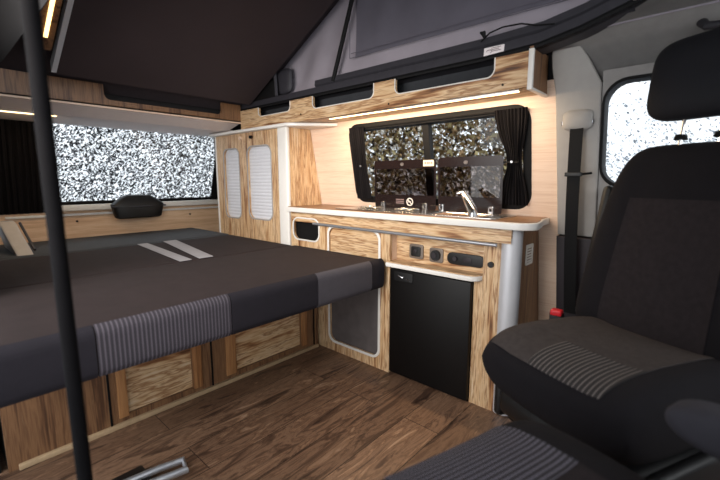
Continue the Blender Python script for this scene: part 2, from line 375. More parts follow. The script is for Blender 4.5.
def roofplate(x0, x1, y0, y1, off, th):
    bm = bmesh.new()
    v = [bm.verts.new((x, y, zb(y)+off+o)) for o in (0, th) for x, y in ((x0, y0), (x1, y0), (x1, y1), (x0, y1))]
    for f in ((0, 1, 2, 3), (7, 6, 5, 4), (0, 4, 5, 1), (1, 5, 6, 2), (2, 6, 7, 3), (3, 7, 4, 0)): bm.faces.new([v[i] for i in f])
    return bm
struct('ceiling', roofplate(.05, 2.1, -.4, 2.9, .10, .03), 'ceil')
# B pillar trim upper and lower, cab door
bp = plate([(.395, .86), (.556, .86), (.575, 1.50), (.59, 1.60), (.592, 1.65), (.585, 1.685), (.56, 1.70), (.53, 1.698), (.50, 1.685), (.475, 1.66), (.45, 1.62), (.425, 1.57), (.41, 1.54), (.398, 1.515)], [], 0, .028, kwall, .008)
struct('trim_1', bp, 'greytrim', label='light grey pillar cover beside the wall panel')
struct('trim_2', plate([(.37, 0), (.545, 0), (.555, .855), (.40, .855)], [], -.01, .05, kwall, .006), 'darktrim')
dbm = plate([(-.95, 0.03), (.39, 0.03), (.395, 1.56), (-.95, 1.56)], [rrect(-.72, 1.095, .388, 1.517, .085)], -.01, .02, kwall)
struct('door_1', plate([(-.95, .03), (.365, .03), (.365, 1.085), (-.95, 1.085)], [], .02, .06, kwall, .01), 'darktrim')
struct('wall_cab_side', dbm, 'headl')
w3 = struct('window_3', plate(rrect(-.74, 1.085, .394, 1.524, .09), [rrect(-.72, 1.10, .384, 1.512, .08)], -.06, .022, kwall, .002), 'rubber')
struct('window_pane', plate(rrect(-.72, 1.095, .386, 1.515, .07), [], -.05, -.045, kwall), 'glass', w3)
# roof aperture frame (beam)
def beam(prof, ys, m, name, label=None):
    bm = bmesh.new(); rings = []
    for (y, dz, dx) in ys: rings.append([bm.verts.new((x+dx, y, z+dz)) for x, z in prof])
    n = len(prof)
    for A, B in zip(rings, rings[1:]):
        for k in range(n): bm.faces.new((A[k], A[(k+1) % n], B[(k+1) % n], B[k]))
    bm.faces.new(rings[0]); bm.faces.new(rings[-1][::-1])
    return struct(name, bm, m, label=label)
YS = [(2.95, 0, 0), (2.0, 0, 0), (1.2, 0, 0), (.85, .002, 0), (.6, .012, 0), (.45, .04, 0), (.3, .082, -.005), (.0, .15, -.01), (-.3, .2, -.02)]
beam([(1.755, 1.640), (1.755, 1.655), (1.765, 1.70), (1.80, 1.712), (1.86, 1.712), (1.86, 1.640)], YS, 'beam', 'trim_3', 'dark grey roof opening frame')
beam([(1.750, 1.640), (1.747, 1.649), (1.752, 1.660), (1.76, 1.660), (1.78, 1.640)], YS, 'rubber', 'trim_4', 'black rubber lip under the roof opening frame')
beam([(1.80, 1.712), (1.79, 1.722), (1.795, 1.752), (1.84, 1.765), (1.88, 1.745), (1.88, 1.712)], [(y, dz, dx) for y, dz, dx in YS if y < 2.3], 'beam', 'trim_5')

# ================================================================== pop-top
cv = thing('pop_top_canvas', 'grey fabric tent wall of the raised roof with a darker sewn-in window', 'canvas', (1.83, 1.2, 1.72))
def can(s, t):
    y = 2.85-3.1*s; zt = zb(y)+.11; z = 1.70+(max(zt, 1.76)-1.70)*t
    w = .010*math.sin(y*23+3*t)*math.sin(math.pi*min(1, t*1.2))*(1 if y > 1.72 else .25)+.02*math.sin(math.pi*t)
    return Vector((1.84+w+.02*t, y, z))
obj('side_panel', sheet(can, 120, 24, .003), 'canvas', cv)
def win(s, t):
    y = 1.70-1.6*s; z = 1.845+(zb(y)-1.845+.02)*t; q = can((2.85-y)/3.1, (z-1.70)/(zb(y)+.11-1.70)); return Vector((q.x-.006, y, z))
obj('mesh_window', sheet(win, 60, 12, .002), 'mesh', cv)['label'] = 'darker grey mesh window'
hem = bmesh.new()
for pts in ([(1.815, 1.71, 1.835), (1.815, 1.71, 2.3)], [(1.815, 1.71, 1.835), (1.815, .1, 1.825)], [(1.815, 1.70, 1.86), (1.815, .1, 1.85)]): tube(pts, .0022, 5, hem)
obj('seam', hem, 'mesh', cv)
cvl = sheet(lambda s, t: Vector((.36-.02*t, 2.85-3.1*s, 1.70+(max(zb(2.85-3.1*s)+.10, 1.72)-1.70)*t)), 60, 10, .003)
tag(obj('tent_canvas', cvl, 'dark'), 'dark fabric tent wall on the left behind the yellow light strip', 'canvas')
# raised bed board
bd = thing('roof_bed_board', 'large dark brown raised bed board sloping up under the roof', 'board', (1.14, 2.66, zb(2.66)))
obj('board', roofplate(.56, 1.74, .55, 2.665, 0, .035), 'board', bd)
obj('edge_rail', roofplate(.540, .562, .55, 2.64, -.012, .05), 'silver', bd)['label'] = 'grey metal edge rail'
# roof hinge lump and strut at rear corner
hb = thing('roof_hinge', 'black padded roof hinge at the rear corner beside the tent fabric', 'hinge', (1.80, 2.35, 1.70))
pb, _ = pillow(.30, .17, .05, 14, 4, 2.4, .12)
pb.transform(Matrix.Translation((1.81, 2.40, 1.80)) @ Matrix(((0, 0, 1, 0), (1, 0, 0, 0), (0, 1, 0, 0), (0, 0, 0, 1))))
obj('cover', pb, 'beam', hb)
pb, _ = pillow(.40, .15, .05, 14, 4, 2.4, .12)
pb.transform(Matrix.Translation((1.785, 2.58, 1.76)) @ Matrix(((0, 0, 1, 0), (1, 0, 0, 0), (0, 1, 0, 0), (0, 0, 0, 1))))
obj('pad', pb, 'rubber', hb)
obj('bar', tube([(1.76, 2.36, 1.70), (1.76, 2.38, 1.93)], .012, 8), 'beam', hb)
st = tube([(1.79, 1.83, 1.72), (1.80, 1.74, 1.98), (1.81, 1.65, 2.25)], .013, 10)
tag(obj('gas_strut', st, 'rubber'), 'thin black diagonal roof strut in front of the grey tent fabric', 'strut')
# cord with clip
cr = thing('cord', 'black cord looping over the roof frame to the dark strip', 'cord', (1.78, .7, 1.77))
obj('strand', tube([(1.775, .55, 1.735), (1.77, .62, 1.745), (1.765, .68, 1.765), (1.765, .76, 1.77), (1.768, .82, 1.76), (1.775, .86, 1.735)], .0035, 7), 'rubber', cr)
obj('clip', tube([(1.765, .84, 1.745), (1.762, .845, 1.765), (1.768, .86, 1.77)], [.006, .012, .006], 8), 'rubber', cr)
# sticker on the frame
sk = thing('label_sticker', 'small white printed label on the dark roof frame near the cord', 'sticker', (1.752, .79, 1.66))
def skf(y0, z0): return Matrix(((0, 0, -1, 0), (0, 1, 0, 0), (0, 0, 1, 0), (0, 0, 0, 1)))
obj('paper', plate([(.745, 1.662), (.835, 1.662), (.835, 1.697), (.745, 1.697)], [], 0, .004, lambda u, v, w: (1.757-w+(v-1.662)*.1, u, v)), 'sticker', sk)
b = bmesh.new()
for (y0, y1, z) in ((.757, .80, .0275), (.765, .82, .021), (.757, .80, .0145)): box(b, (1.7525-.0015, y0, 1.662+z), (1.7545, y1, 1.6635+z))
tube([(1.752, .81+.012*math.cos(k*.7), 1.677+.008*math.sin(k*.7)) for k in range(7)], .001, 5, b)
obj('printing', b, 'ink', sk)

# ================================================================== OVERHEAD LOCKERS
lk = thing('overhead_locker', 'light wood open-front overhead locker above the kitchen window', 'locker', (1.85, 1.65, 1.50))
def scoops(u0, u1, v0, v1, cuts, dep):
    """outline of a fascia whose top edge is cut by open scoops"""
    pts = [(u0, v0), (u1, v0), (u1, v1)]
    for (a, b_, zc) in sorted(cuts, reverse=True):
        r = .035
        pts += [(b_, v1), (b_, zc+r)]
        for k in range(1, 7):
            t = math.pi/2*k/6; pts.append((b_-r+r*math.cos(t), zc+r-r*math.sin(t)))
        for k in range(0, 6):
            t = math.pi/2*k/6; pts.append((a+r-r*math.sin(t), zc+r-r*math.cos(t)))
        pts += [(a, zc+r), (a, v1)]
    pts.append((u0, v1))
    return pts
KC = [(.775, 1.315, 1.564), (1.46, 1.965, 1.566), (2.19, 2.56, 1.578)]
obj('fascia', plate(scoops(.63, 2.80, 1.503, 1.643, KC, 0), [], 0, .018, kx(1.758)), 'rusticy', lk)
edge = bmesh.new()
for (a, b_, zc) in KC:
    pts = scoops(a-.01, b_+.01, 0, 1.643, [(a, b_, zc)], 0)[3:-1]
    tube([(1.739, y, z) for y, z in pts], .003, 6, edge)
obj('edging', edge, 'white', lk)['label'] = 'white edge banding'
obj('underside', plate([(1.75, .63), (1.945, .63), (1.945, 2.6), (1.75, 2.6)], [], 0, .014, kz(1.503)), 'rusticy', lk)
obj('end_panel', plate([(1.742, 1.495), (1.945, 1.495), (1.93, 1.66), (1.742, 1.66)], [], 0, .014, ky(.63)), 'darkz', lk)
obj('end_edging', plate([(1.738, 1.49), (1.95, 1.49), (1.95, 1.500), (1.755, 1.500), (1.752, 1.65), (1.738, 1.65)], [], 0, .020, ky(.632), .002), 'white', lk)['label'] = 'white edging on the end'
obj('lining', plate([(.645, 1.512), (2.78, 1.512), (2.78, 1.66), (.645, 1.66)], [], 0, .01, kx(1.85)), 'darkgrey', lk)['label'] = 'dark grey inner lining'
for y, z in ((.735, 1.525), (1.355, 1.522), (2.08, 1.545)): obj('screw', cyl((1.739, y, z), .005, .004, 'x', 10), 'rubber', lk)
def led(name, label, lo, hi, m, parent=None):
    o = thing(name, label, 'light', ((lo[0]+hi[0])/2, (lo[1]+hi[1])/2, lo[2]))
    obj('housing', boxbm((lo[0]-.004, lo[1]-.004, lo[2]+.001), (hi[0]+.004, hi[1]+.004, hi[2]+.003), .001), 'alu', o)
    obj('diffuser', boxbm((lo[0], lo[1], lo[2]-.003), (hi[0], hi[1], lo[2]+.0012), .001), m, o)['label'] = 'glowing warm strip'
    return o
led('led_strip', 'long glowing warm light strip under the locker above the kitchen window', (1.775, .68, 1.497), (1.788, 1.85, 1.502), 'led')
area('led_light', (1.78, 1.27, 1.485), (.35, 0, -1), 1.15, .02, 6, (1, .76, .5)).rotation_euler
rl = thing('overhead_locker', 'brown wood open-front overhead locker across the rear window', 'locker', (1.0, 2.9, 1.56))
RC = [(.82, 1.585, 1.60)]
obj('fascia', plate(scoops(.28, 1.742, 1.56, 1.687, RC, 0), [], 0, .018, ky(2.818)), 'darkz', rl)
obj('underside', plate([(.28, 3.0), (2.0, 3.0), (2.0, 3.48), (.28, 3.48)], [], 0, .012, kz(1.508)), 'litlam', rl)
obj('tilted_underside', plate([(.28, 0), (1.742, 0), (1.742, 1), (.28, 1)], [], 0, .010, lambda u, v, w: (u, 3.0-.2*v, 1.508+.050*v+w)), 'litlam', rl)['label'] = 'added underside strip, tilted and paled to look lit'  # added slope, tilted so the underside catches the door light
obj('edge_strip', boxbm((.28, 2.797, 1.548), (1.742, 2.803, 1.560), .002), 'beechx', rl)
obj('lining', boxbm((.29, 3.0, 1.565), (1.74, 3.01, 1.75)), 'dark', rl)
led('led_strip', 'glowing light strip under the rear locker near the left curtain', (.30, 3.02, 1.502), (.62, 3.033, 1.507), 'led')
area('led_light', (.5, 3.03, 1.495), (0, 0.3, -1), .3, .02, 1.5, (1, .74, .45))
# yellow strip in the raised roof on the left
ys = thing('led_strip', 'yellow glowing light strip on the roof left of the bed board', 'light', (.48, 2.0, zb(2.0)))
obj('diffuser', roofplate(.480, .496, 1.2, 2.42, -.02, .006), 'led2', ys)
obj('housing', roofplate(.44, .522, 1.1, 2.5, -.013, .03), 'darkz', ys)['label'] = 'brown wooden batten'

# ================================================================== WARDROBE
wd = thing('wardrobe', 'pale wood wardrobe with two white shutter doors behind the bed', 'cabinet', (1.9, 2.72, 0))
DO = [rrect(2.85, .815, 3.08, 1.365, .05), rrect(2.425, .825, 2.73, 1.37, .06)]
obj('front_panel', plate([(2.26, .0), (3.2, .0), (3.2, 1.48), (2.26, 1.48)], DO, 0, .018, kx(1.758)), 'rusticz', wd)
def slant(x0, X1, z0, z1): return [(x0, z0), (xw(z0)-.004, z0), (xw(z1)-.004, z1), (x0, z1)]
obj('side_panel', plate(slant(1.742, 0, .0, 1.48), [], 0, .018, ky(2.252)), 'rusticz', wd)
obj('side_panel', plate(slant(1.75, 0, .0, 1.48), [], 0, .016, ky(3.2)), 'rusticz', wd)
obj('back_panel', boxbm((1.90, 2.27, .0), (1.915, 3.18, 1.48)), 'dark', wd)
obj('corner_post', boxbm((1.730, 2.228, .0), (1.762, 2.335, 1.485), .012, 4), 'white', wd)['label'] = 'white rounded corner post'
obj('edging', boxbm((1.735, 3.19, .0), (1.76, 3.21, 1.48), .005), 'white', wd)
obj('top', plate([(1.70, 3.24), (1.70, 2.20), (1.715, 2.17), (1.76, 2.13), (1.94, 1.95), (1.95, 1.95), (1.95, 3.24)], [], 0, .022, kz(1.478), .006), 'white', wd)
for (y0, z0, y1, z1, r) in ((2.85, .815, 3.08, 1.365, .05), (2.425, .825, 2.73, 1.37, .06)):
    d = sheet(lambda s, t, y0=y0, y1=y1, z0=z0, z1=z1: Vector((1.764-.0035*abs(math.sin(t*math.pi*22)), y0-.005+(y1-y0+.01)*s, z0-.005+(z1-z0+.01)*t)), 1, 192, .003)
    dd = obj('door', d, 'tambour', wd)
    obj('frame', plate(rrect(y0-.008, z0-.008, y1+.008, z1+.008, r+.008), [rrect(y0+.002, z0+.002, y1-.002, z1-.002, r)], 0, .005, kx(1.742), .001), 'greytrim', dd)
for y, m_ in ((2.66, 'rubber'), (2.80, 'red')):
    obj('knob', cyl((1.73, y, 1.44), .012, .02, 'x', 14), 'beechy' if m_ == 'red' else 'rubber', wd)

# ================================================================== KITCHEN UNIT
kc = thing('kitchen_unit', 'light rustic wood kitchen unit under the window with rail and shelf niche', 'cabinet', (1.9, 1.45, 0))
OV = rrect(1.922, .716, 2.185, .862, .05)
SL = rrect(1.415, .07, 1.83, .825, .05)
obj('front_panel', plate([(1.335, 0), (2.215, 0), (2.215, .90), (1.335, .90)], [OV, SL], 0, .018, kx(1.758)), 'rusticz', kc)
obj('upper_rail_panel', boxbm((1.740, .66, .862), (1.758, 1.336, .902)), 'rusticy', kc)
obj('top_panel', boxbm((1.7385, .66, .838), (1.741, 2.20, .90)), 'rusticy', kc)
obj('niche_back', plate([(.70, .63), (1.40, .63), (1.40, .90), (.70, .90)], [], 0, .016, kx(1.822)), 'rusticy', kc)
obj('niche_side', boxbm((1.745, 1.337, .60), (1.82, 1.353, .90)), 'beechy', kc)
obj('side_column', boxbm((1.766, .68, 0), (1.80, .797, .88)), 'rusticz', kc)
obj('side_column', boxbm((1.768, .797, 0), (1.80, .840, .640)), 'rusticz', kc)
obj('fridge_housing', boxbm((1.80, .70, 0), (1.84, 1.335, .63)), 'dark', kc)
obj('end_panel', plate([(1.80, 0), (xw(0)-.005, 0), (xw(.9)-.005, .905), (1.80, .905)], [], 0, .018, ky(.668)), 'darkz', kc)
obj('corner_post', cyl((1.797, .678, .455), .047, .90, 'z', 28), 'silver', kc)['label'] = 'rounded silver corner post'
# oval opening
fr = obj('opening_frame', plate(rrect(1.915, .709, 2.192, .869, .056), [rrect(1.925, .719, 2.182, .859, .048)], 0, .008, kx(1.742), .003), 'white', kc)
obj('recess', boxbm((1.775, 1.90, .70), (1.785, 2.20, .88)), 'rubber', kc)
# sliding door
obj('door_frame', plate(rrect(1.402, .057, 1.843, .84, .062), [rrect(1.418, .073, 1.827, .822, .048)], 0, .007, kx(1.742), .003), 'white', kc)
dr = obj('door', boxbm((1.762, 1.405, .06), (1.768, 1.84, .56)), 'greypanel', kc); dr['label'] = 'grey lower sliding door'
obj('upper_door', boxbm((1.755, 1.405, .565), (1.766, 1.84, .835)), 'rusticy', kc)
# shelf ledge above fridge
obj('ledge', plate([(1.345, 1.90), (1.345, 1.722)]+[(.83+.05*math.cos(a), 1.762-.05*math.sin(a)) if 0 else (.85-.045*math.sin(a)+.0, 1.722+.045-.045*math.cos(a)) for a in [math.pi/2*k/6 for k in range(7)]]+[(.785, 1.90)][:0]+[(.785, 1.82)], [], 0, .006, lambda u, v, w: (v, u, .664+w)), 'rusticy', kc)
obj('ledge_edging', plate([(1.345, 1.80), (1.345, 1.714)]+[(.852-.052*math.sin(a), 1.714+.052-.052*math.cos(a)) for a in [math.pi/2*k/6 for k in range(7)]]+[(.78, 1.80)], [], 0, .024, lambda u, v, w: (v, u, .641+w), .004), 'white', kc)['label'] = 'white rounded shelf edge'
# rail
rb = obj('towel_rail', tube([(1.715, .715, .830), (1.715, 1.95, .838)], .0085, 12), 'alu', kc); rb['label'] = 'silver rail'
for y in (.75, 1.07, 1.36, 1.68, 1.92): obj('bracket', tube([(1.715, y, .833), (1.742, y, .829)], .007, 8), 'rubber', rb)
# niche fittings (own things)
s1 = thing('power_socket', 'black and silver rounded socket, left one in the shelf niche', 'socket', (1.8, 1.20, .69))
obj('plate', plate(rrect(1.155, .692, 1.245, .772, .012), [], 0, .008, kx(1.806), .002), 'socket', s1)
obj('insert', plate(rrect(1.170, .705, 1.230, .760, .010), [], .006, .014, kx(1.806), .002), 'blackp', s1)
obj('button', boxbm((1.788, 1.19, .725), (1.794, 1.21, .745), .002), 'darktrim', s1)
s2 = thing('power_socket', 'round black socket in a silver plate, right one in the shelf niche', 'socket', (1.8, 1.075, .69))
obj('plate', plate(rrect(1.033, .688, 1.115, .765, .012), [], 0, .008, kx(1.806), .002), 'socket', s2)
obj('insert', cyl((1.793, 1.074, .727), .028, .014, 'x', 24), 'blackp', s2)
obj('cover', cyl((1.785, 1.078, .727), .014, .008, 'x', 16), 'darktrim', s2)
s3 = thing('control_panel', 'long black rounded control panel right of the two sockets', 'control panel', (1.8, .905, .69))
obj('fascia', plate(rrect(.806, .694, 1.008, .755, .028), [], 0, .010, kx(1.806), .003), 'blackp', s3)
obj('knob', cyl((1.792, .96, .725), .012, .012, 'x', 16), 'darktrim', s3)
obj('display', boxbm((1.7935, .87, .713), (1.797, .915, .738), .001), 'darktrim', s3)
tag(obj('rotary_button', cyl((1.762, .757, .728), .014, .016, 'x', 18), 'blackp'), 'small round black button on the wooden column beside the silver post', 'button')
# window reflection on the end panel, modelled as pale slats
ve = thing('window_reflection', 'small pale modelled window reflection on the dark end panel of the kitchen', 'reflection', (1.95, .648, .70))
obj('frame', plate(rrect(1.90, .715, 1.99, .815, .008), [rrect(1.91, .725, 1.98, .805, .004)], 0, .006, ky(.65), .001), 'white', ve)
b = bmesh.new()
for k in range(6): box(b, (1.908, .647, .728+.0135*k), (1.982, .651, .736+.0135*k))
obj('reflection_slats', b, 'white', ve)
# worktop
wt = thing('worktop', 'wooden worktop with white front edge along the kitchen window', 'worktop', (1.88, 1.4, .905))
def arc(cx, cy, r, a0, a1, n=8): return [(cx+r*math.cos(math.radians(a0+(a1-a0)*k/n)), cy+r*math.sin(math.radians(a0+(a1-a0)*k/n))) for k in range(n+1)]
out = [(2.062, 2.205), (1.700, 2.205), (1.700, .66)]+arc(1.79, .645, .09, 180, 255, 8)+[(1.87, .575), (1.95, .595), (2.02, .60), (2.062, .60)]
obj('board', plate(out, [], .0, .032, kz(.905), .004), 'white', wt)['label'] = 'white edging'
def ins(pts, d):
    cx = 1.88; return [(x+(d if x < cx else -d*.3)*1.0, y+(d*.9 if y < 1 else -.0)) for x, y in pts]
obj('surface', plate(ins(out, .010), [], 0, .003, kz(.9365)), 'topwood', wt)
# hob + sink, glass lids
hs = thing('hob_and_sink', 'stainless steel hob and sink unit with two raised smoked glass lids', 'hob', (1.86, 1.25, .9395))
obj('tray', plate(rrect(1.745, .735, 2.02, 1.80, .04), [rrect(1.775, .83, 1.96, 1.13, .035)], 0, .006, kz(.9395), .0015), 'steel', hs)
bb = sheet(lambda s, t: Vector((1.775+.185*s, .83+.30*t, .9445-.03*min(1, 8*min(s, 1-s, t, 1-t)))), 24, 24)
obj('sink_bowl', bb, 'steel', hs)
for y in (1.32, 1.58):
    g = bmesh.new()
    for k in range(3):
        a = 2*math.pi*k/3+.3
        tube([(1.87+.015*math.cos(a), y+.015*math.sin(a), .955), (1.87+.07*math.cos(a), y+.07*math.sin(a), .955)], .003, 6, g)
    tube([(1.87+.07*math.cos(2*math.pi*k/20), y+.07*math.sin(2*math.pi*k/20), .955) for k in range(21)], .003, 6, g)
    bn = obj('burner', cyl((1.87, y, .948), .03, .008, 'z', 20), 'rubber', hs); obj('grate', g, 'steel', bn)
def lid(y0, y1, z0, z1, X=1.985):
    fn = lambda u, v, w: (X-w-.05*(v-z0), u, v)
    ld = obj('lid', plate(rrect(y0+.001, z0, y1-.001, z1, .015), [], 0, .004, fn), 'smoke', hs); ld['label'] = 'smoked glass lid'
    obj('border', plate(rrect(y0, z0, y1, z1, .016), [rrect(y0+.012, z0+.085, y1-.012, z1-.052, .01)], .0042, .0052, fn), M['lidb'], ld)['label'] = 'dark brown printed border'
    return ld, fn
M['lidb'] = mat('dark_brown_glass_print', srgb(30, 22, 22), .2, noise_amt=.05)
l1, f1 = lid(1.192, 1.642, .945, 1.238)
l2, f2 = lid(.808, 1.178, .945, 1.243)
for y in (1.575, 1.265, 1.155, .865):
    h = bmesh.new(); bmesh.ops.create_cube(h, size=0)
    h = plate(rrect(y-.014, .938, y+.014, .985, .006), [rrect(y-.006, .958, y+.006, .972, .003)], .006, .014, lambda u, v, w: (1.985-w, u, v), .001)
    box(h, (1.955, y-.014, .937), (1.985, y+.014, .944))
    obj('hinge', h, 'chrome', hs)
# marks on lids
mk = plate([(.0+.024*math.cos(k*math.pi/12), .024*math.sin(k*math.pi/12)) for k in range(24)], [[(.018*math.cos(k*math.pi/12), .018*math.sin(k*math.pi/12)) for k in range(24)]], .0053, .0063, lambda u, v, w: f1(1.372+u, .99+v, w))
mm = plate([(-.018, .014), (-.014, .018), (.018, -.014), (.014, -.018)], [], .0053, .0063, lambda u, v, w: f1(1.372-u, .99+v, w))
me = D.meshes.new('x'); mm.to_mesh(me); mk.from_mesh(me); mm.free()
mm = plate([(-.012, -.003), (.008, -.003), (.008, .003), (-.012, .003)], [], .0053, .0063, lambda u, v, w: f1(1.372-u, .99+v, w)); mm.to_mesh(me); mk.from_mesh(me); mm.free()
obj('warning_symbol', mk, 'paint', l1)
b = bmesh.new()
for k in range(3):
    p = plate([(1.415, 1.0-.011*k), (1.475, 1.0-.011*k), (1.475, 1.005-.011*k), (1.415, 1.005-.011*k)], [], .0053, .0063, f1); p.to_mesh(me); b.from_mesh(me); p.free()
obj('warning_text', b, 'ink', l1)
for (y, ff, l) in ((1.425, f1, l1), (1.01, f2, l2)):
    p = plate([(y+.012*math.cos(k*math.pi/8), 1.213+.010*math.sin(k*math.pi/8)) for k in range(16)], [], .0053, .0085, ff); obj('emblem', p, 'greypanel', l)
stc = thing('sticker', 'small cream label on the top corner of the left glass lid', 'sticker', (1.97, 1.25, 1.20))
obj('paper', plate([(1.205, 1.198), (1.275, 1.198), (1.275, 1.232), (1.205, 1.232)], [], .0064, .0076, f1), 'cream', stc)
b = bmesh.new()
for (u0, u1) in ((1.255, 1.266), (1.238, 1.250), (1.228, 1.235), (1.214, 1.224)):
    p = plate([(u0, 1.211), (u1, 1.211), (u1, 1.221), (u0, 1.221)], [], .0077, .0083, f1); p.to_mesh(me); b.from_mesh(me); p.free()
obj('printing', b, 'ink', stc)
# tap
tp = thing('tap', 'chrome angled tap rising from the sink', 'tap', (1.80, .90, .946))
obj('base', tube([(1.81, .88, .945), (1.81, .88, .965)], [.024, .019], 18), 'chrome', tp)
obj('spout', tube([(1.81, .88, .955), (1.815, .89, .975), (1.86, .950, 1.035), (1.872, .965, 1.052)], [.024, .023, .021, .017], 14), 'chrome', tp)
obj('lever', tube([(1.868, .955, 1.05), (1.862, .972, 1.058), (1.85, .992, 1.052)], [.010, .011, .006], 12), 'chrome', tp)

# fridge
fg = thing('fridge', 'black compressor fridge built in under the kitchen shelf', 'fridge', (1.77, 1.08, 0))
obj('door', boxbm((1.738, .842, .012), (1.765, 1.332, .630), .006), 'fridge', fg)
obj('cabinet', boxbm((1.765, .845, .0), (1.797, 1.33, .632)), 'rubber', fg)
hd = obj('handle', plate(rrect(1.175, .568, 1.30, .618, .008), [], 0, .006, kx(1.738), .002), 'blackp', fg)
obj('latch', tube([(1.728, 1.27, .600), (1.726, 1.255, .596), (1.728, 1.235, .590)], .004, 8), 'chrome', hd)
obj('latch', tube([(1.728, 1.215, .588), (1.728, 1.19, .586)], .003, 8), 'chrome', hd)

# ================================================================== BED
bb_ = thing('bed_bench', 'rustic wood bench box carrying the bed with light inset panels', 'bench', (1.0, 2.4, 0))
cut = [(.545, .05, .855, .36), (1.105, .05, 1.575, .36), (.0+.25+.02, .05, .42, .36)]
obj('front_panel', plate([(.12, .0), (1.72, .0), (1.72, .48), (.12, .48)], [rrect(*c, .004) for c in cut[:2]], 0, .02, ky(1.95)), 'darkz', bb_)
for i, c in enumerate(cut[:2]):
    obj('door', boxbm((c[0]-.01, 1.945, c[1]-.01), (c[2]+.01, 1.953, c[3]+.01)), 'rusticx', bb_)
for (x0, x1) in ((.505, .545), (.855, .90), (1.04, 1.10), (1.577, 1.62)):
    obj('stile', boxbm((x0, 1.918, .045), (x1, 1.93, .46), .002), 'midz', bb_)
for x in (.47, .955, 1.68): obj('strip', boxbm((x, 1.924, .0), (x+.008, 1.934, .48), .001), 'rubber', bb_)
obj('body', boxbm((.12, 1.955, .0), (1.715, 3.66, .49)), 'dark', bb_)
obj('skirting', boxbm((.15, 1.912, .0), (1.715, 1.932, .022), .003), 'cream2', bb_)['label'] = 'pale skirting strip'
def mattress(name, label, y0, y1, z0, z1, m, x0=.04, x1=1.715):
    o = thing(name, label, 'mattress', ((x0+x1)/2, (y0+y1)/2, z0), 0, 'mattress sections of the bed')
    bm = bmesh.new(); box(bm, (x0, y0, z0), (x1, y1, z1))
    bmesh.ops.bevel(bm, geom=bm.edges[:], offset=.032, segments=5, profile=.5, affect='EDGES')
    # gentle crown
    bmesh.ops.subdivide_edges(bm, edges=[e for e in bm.edges if abs((e.verts[0].co-e.verts[1].co).x) > .5], cuts=14, use_grid_fill=True)
    for v in bm.verts:
        if v.co.z > z1-.01: v.co.z += .006*math.sin(v.co.x*9)*0+.003*noise.noise(v.co*5)
    obj('cushion', bm, m, o); return o
mf = mattress('bed_mattress', 'front section of the folded-out bed with pinstriped and grey front patches', 1.352, 2.135, .517, .682, 'mtop')
mm_ = mattress('bed_mattress', 'middle section of the bed with two pale grey stripes across it', 2.140, 2.965, .51, .676, 'mtop')
mr = mattress('bed_mattress', 'slate grey rear section of the bed below the rear window', 2.970, 3.665, .51, .680, 'mrear')
# front face patches follow the rounded front of the cushion
def facepatch(x0, x1, m, label, zt=.682, zb_=.517, yf=1.352, r=.032, lift=.002):
    pr = [(yf+.012, zb_+.006), (yf+.002, zb_+.022), (yf, zb_+.045), (yf, zt-.05), (yf+.0, zt-r)]
    for k in range(1, 6):
        a = math.pi/2*k/5; pr.append((yf+r-r*math.cos(a), zt-r+r*math.sin(a)))
    pr = pr[:-1]
    def fn(s, t):
        k = t*(len(pr)-1); i = min(int(k), len(pr)-2); f = k-i
        y = pr[i][0]*(1-f)+pr[i+1][0]*f; z = pr[i][1]*(1-f)+pr[i+1][1]*f
        return Vector((x0+(x1-x0)*s, y-lift, z+lift*(t > .6)))
    o = obj('front_patch', sheet(fn, 12, 24, .004), m, mf); o['label'] = label
facepatch(.05, .31, 'mfront', 'charcoal patch')
facepatch(.314, .758, 'pin', 'grey pinstriped patch')
facepatch(.762, 1.205, 'mfront', 'charcoal patch')
facepatch(1.209, 1.60, 'mgrey', 'plain grey patch')
facepatch(1.604, 1.705, 'mfront', 'charcoal patch')
for (a, b1, c, d) in ((.925, .99, .985, 1.05), (1.035, 1.118, 1.16, 1.25)):
    obj('stripe', sheet(lambda s, t: Vector(((a*(1-s)+b1*s)*(1-t)+(c*(1-s)+d*s)*t, 2.155+.80*t, .6815)), 4, 30, .003), 'band', mm_)['label'] = 'pale grey stripe'
obj('fold_shadow_panel', sheet(lambda s, t: Vector((1.0+.03*s+.06*t, 2.155+.80*t, .680)), 3, 20, .002), 'mfront', mm_) if 0 else None
# webbing buckle bits by the left rear
st_ = thing('trim_cover', 'pale plastic trim cover in the far left corner beyond the bed', 'trim cover', (.36, 3.3, .69))
obj('shell', plate([(3.05, .69), (3.5, .69), (3.5, .80), (3.35, .88), (3.28, .87)], [], 0, .05, lambda u, v, w: (.31+w*1.6+.2*(.9-v), u-.05, v-.012), .008), 'creampl', st_)
obj('rib', tube([(.445, 3.06, .70), (.42, 3.28, .85)], .008, 6), 'beam', st_)

# rear window stuff
tb = thing('tailgate_handle_cover', 'black moulded plastic cover on the sill of the rear window', 'cover', (1.25, 3.62, .85))
bm = bmesh.new()
def cov(s, t):
    a = 2*math.pi*s
    u = math.copysign(abs(math.cos(a))**.5, math.cos(a)); v = math.copysign(abs(math.sin(a))**.7, math.sin(a))
    wd_ = [.165, .18, .20, .205, .15, .105, .03][int(round(t*6))]; dp = [.045, .06, .075, .07, .05, .035, .01][int(round(t*6))]; z = [.805, .815, .90, .92, .965, .992, 1.0][int(round(t*6))]
    return Vector((1.245+wd_*u, 3.66-.02+dp*v*.9, z))
sheet(cov, 48, 6, 0, bm); bmesh.ops.remove_doubles(bm, verts=bm.verts[:], dist=1e-4); bmesh.ops.holes_fill(bm, edges=bm.edges[:], sides=60)
obj('body', bm, 'blackp', tb)
obj('lip', tube([(1.035, 3.60, .905), (1.245, 3.565, .902), (1.455, 3.60, .905)], .006, 8), 'beam', tb)
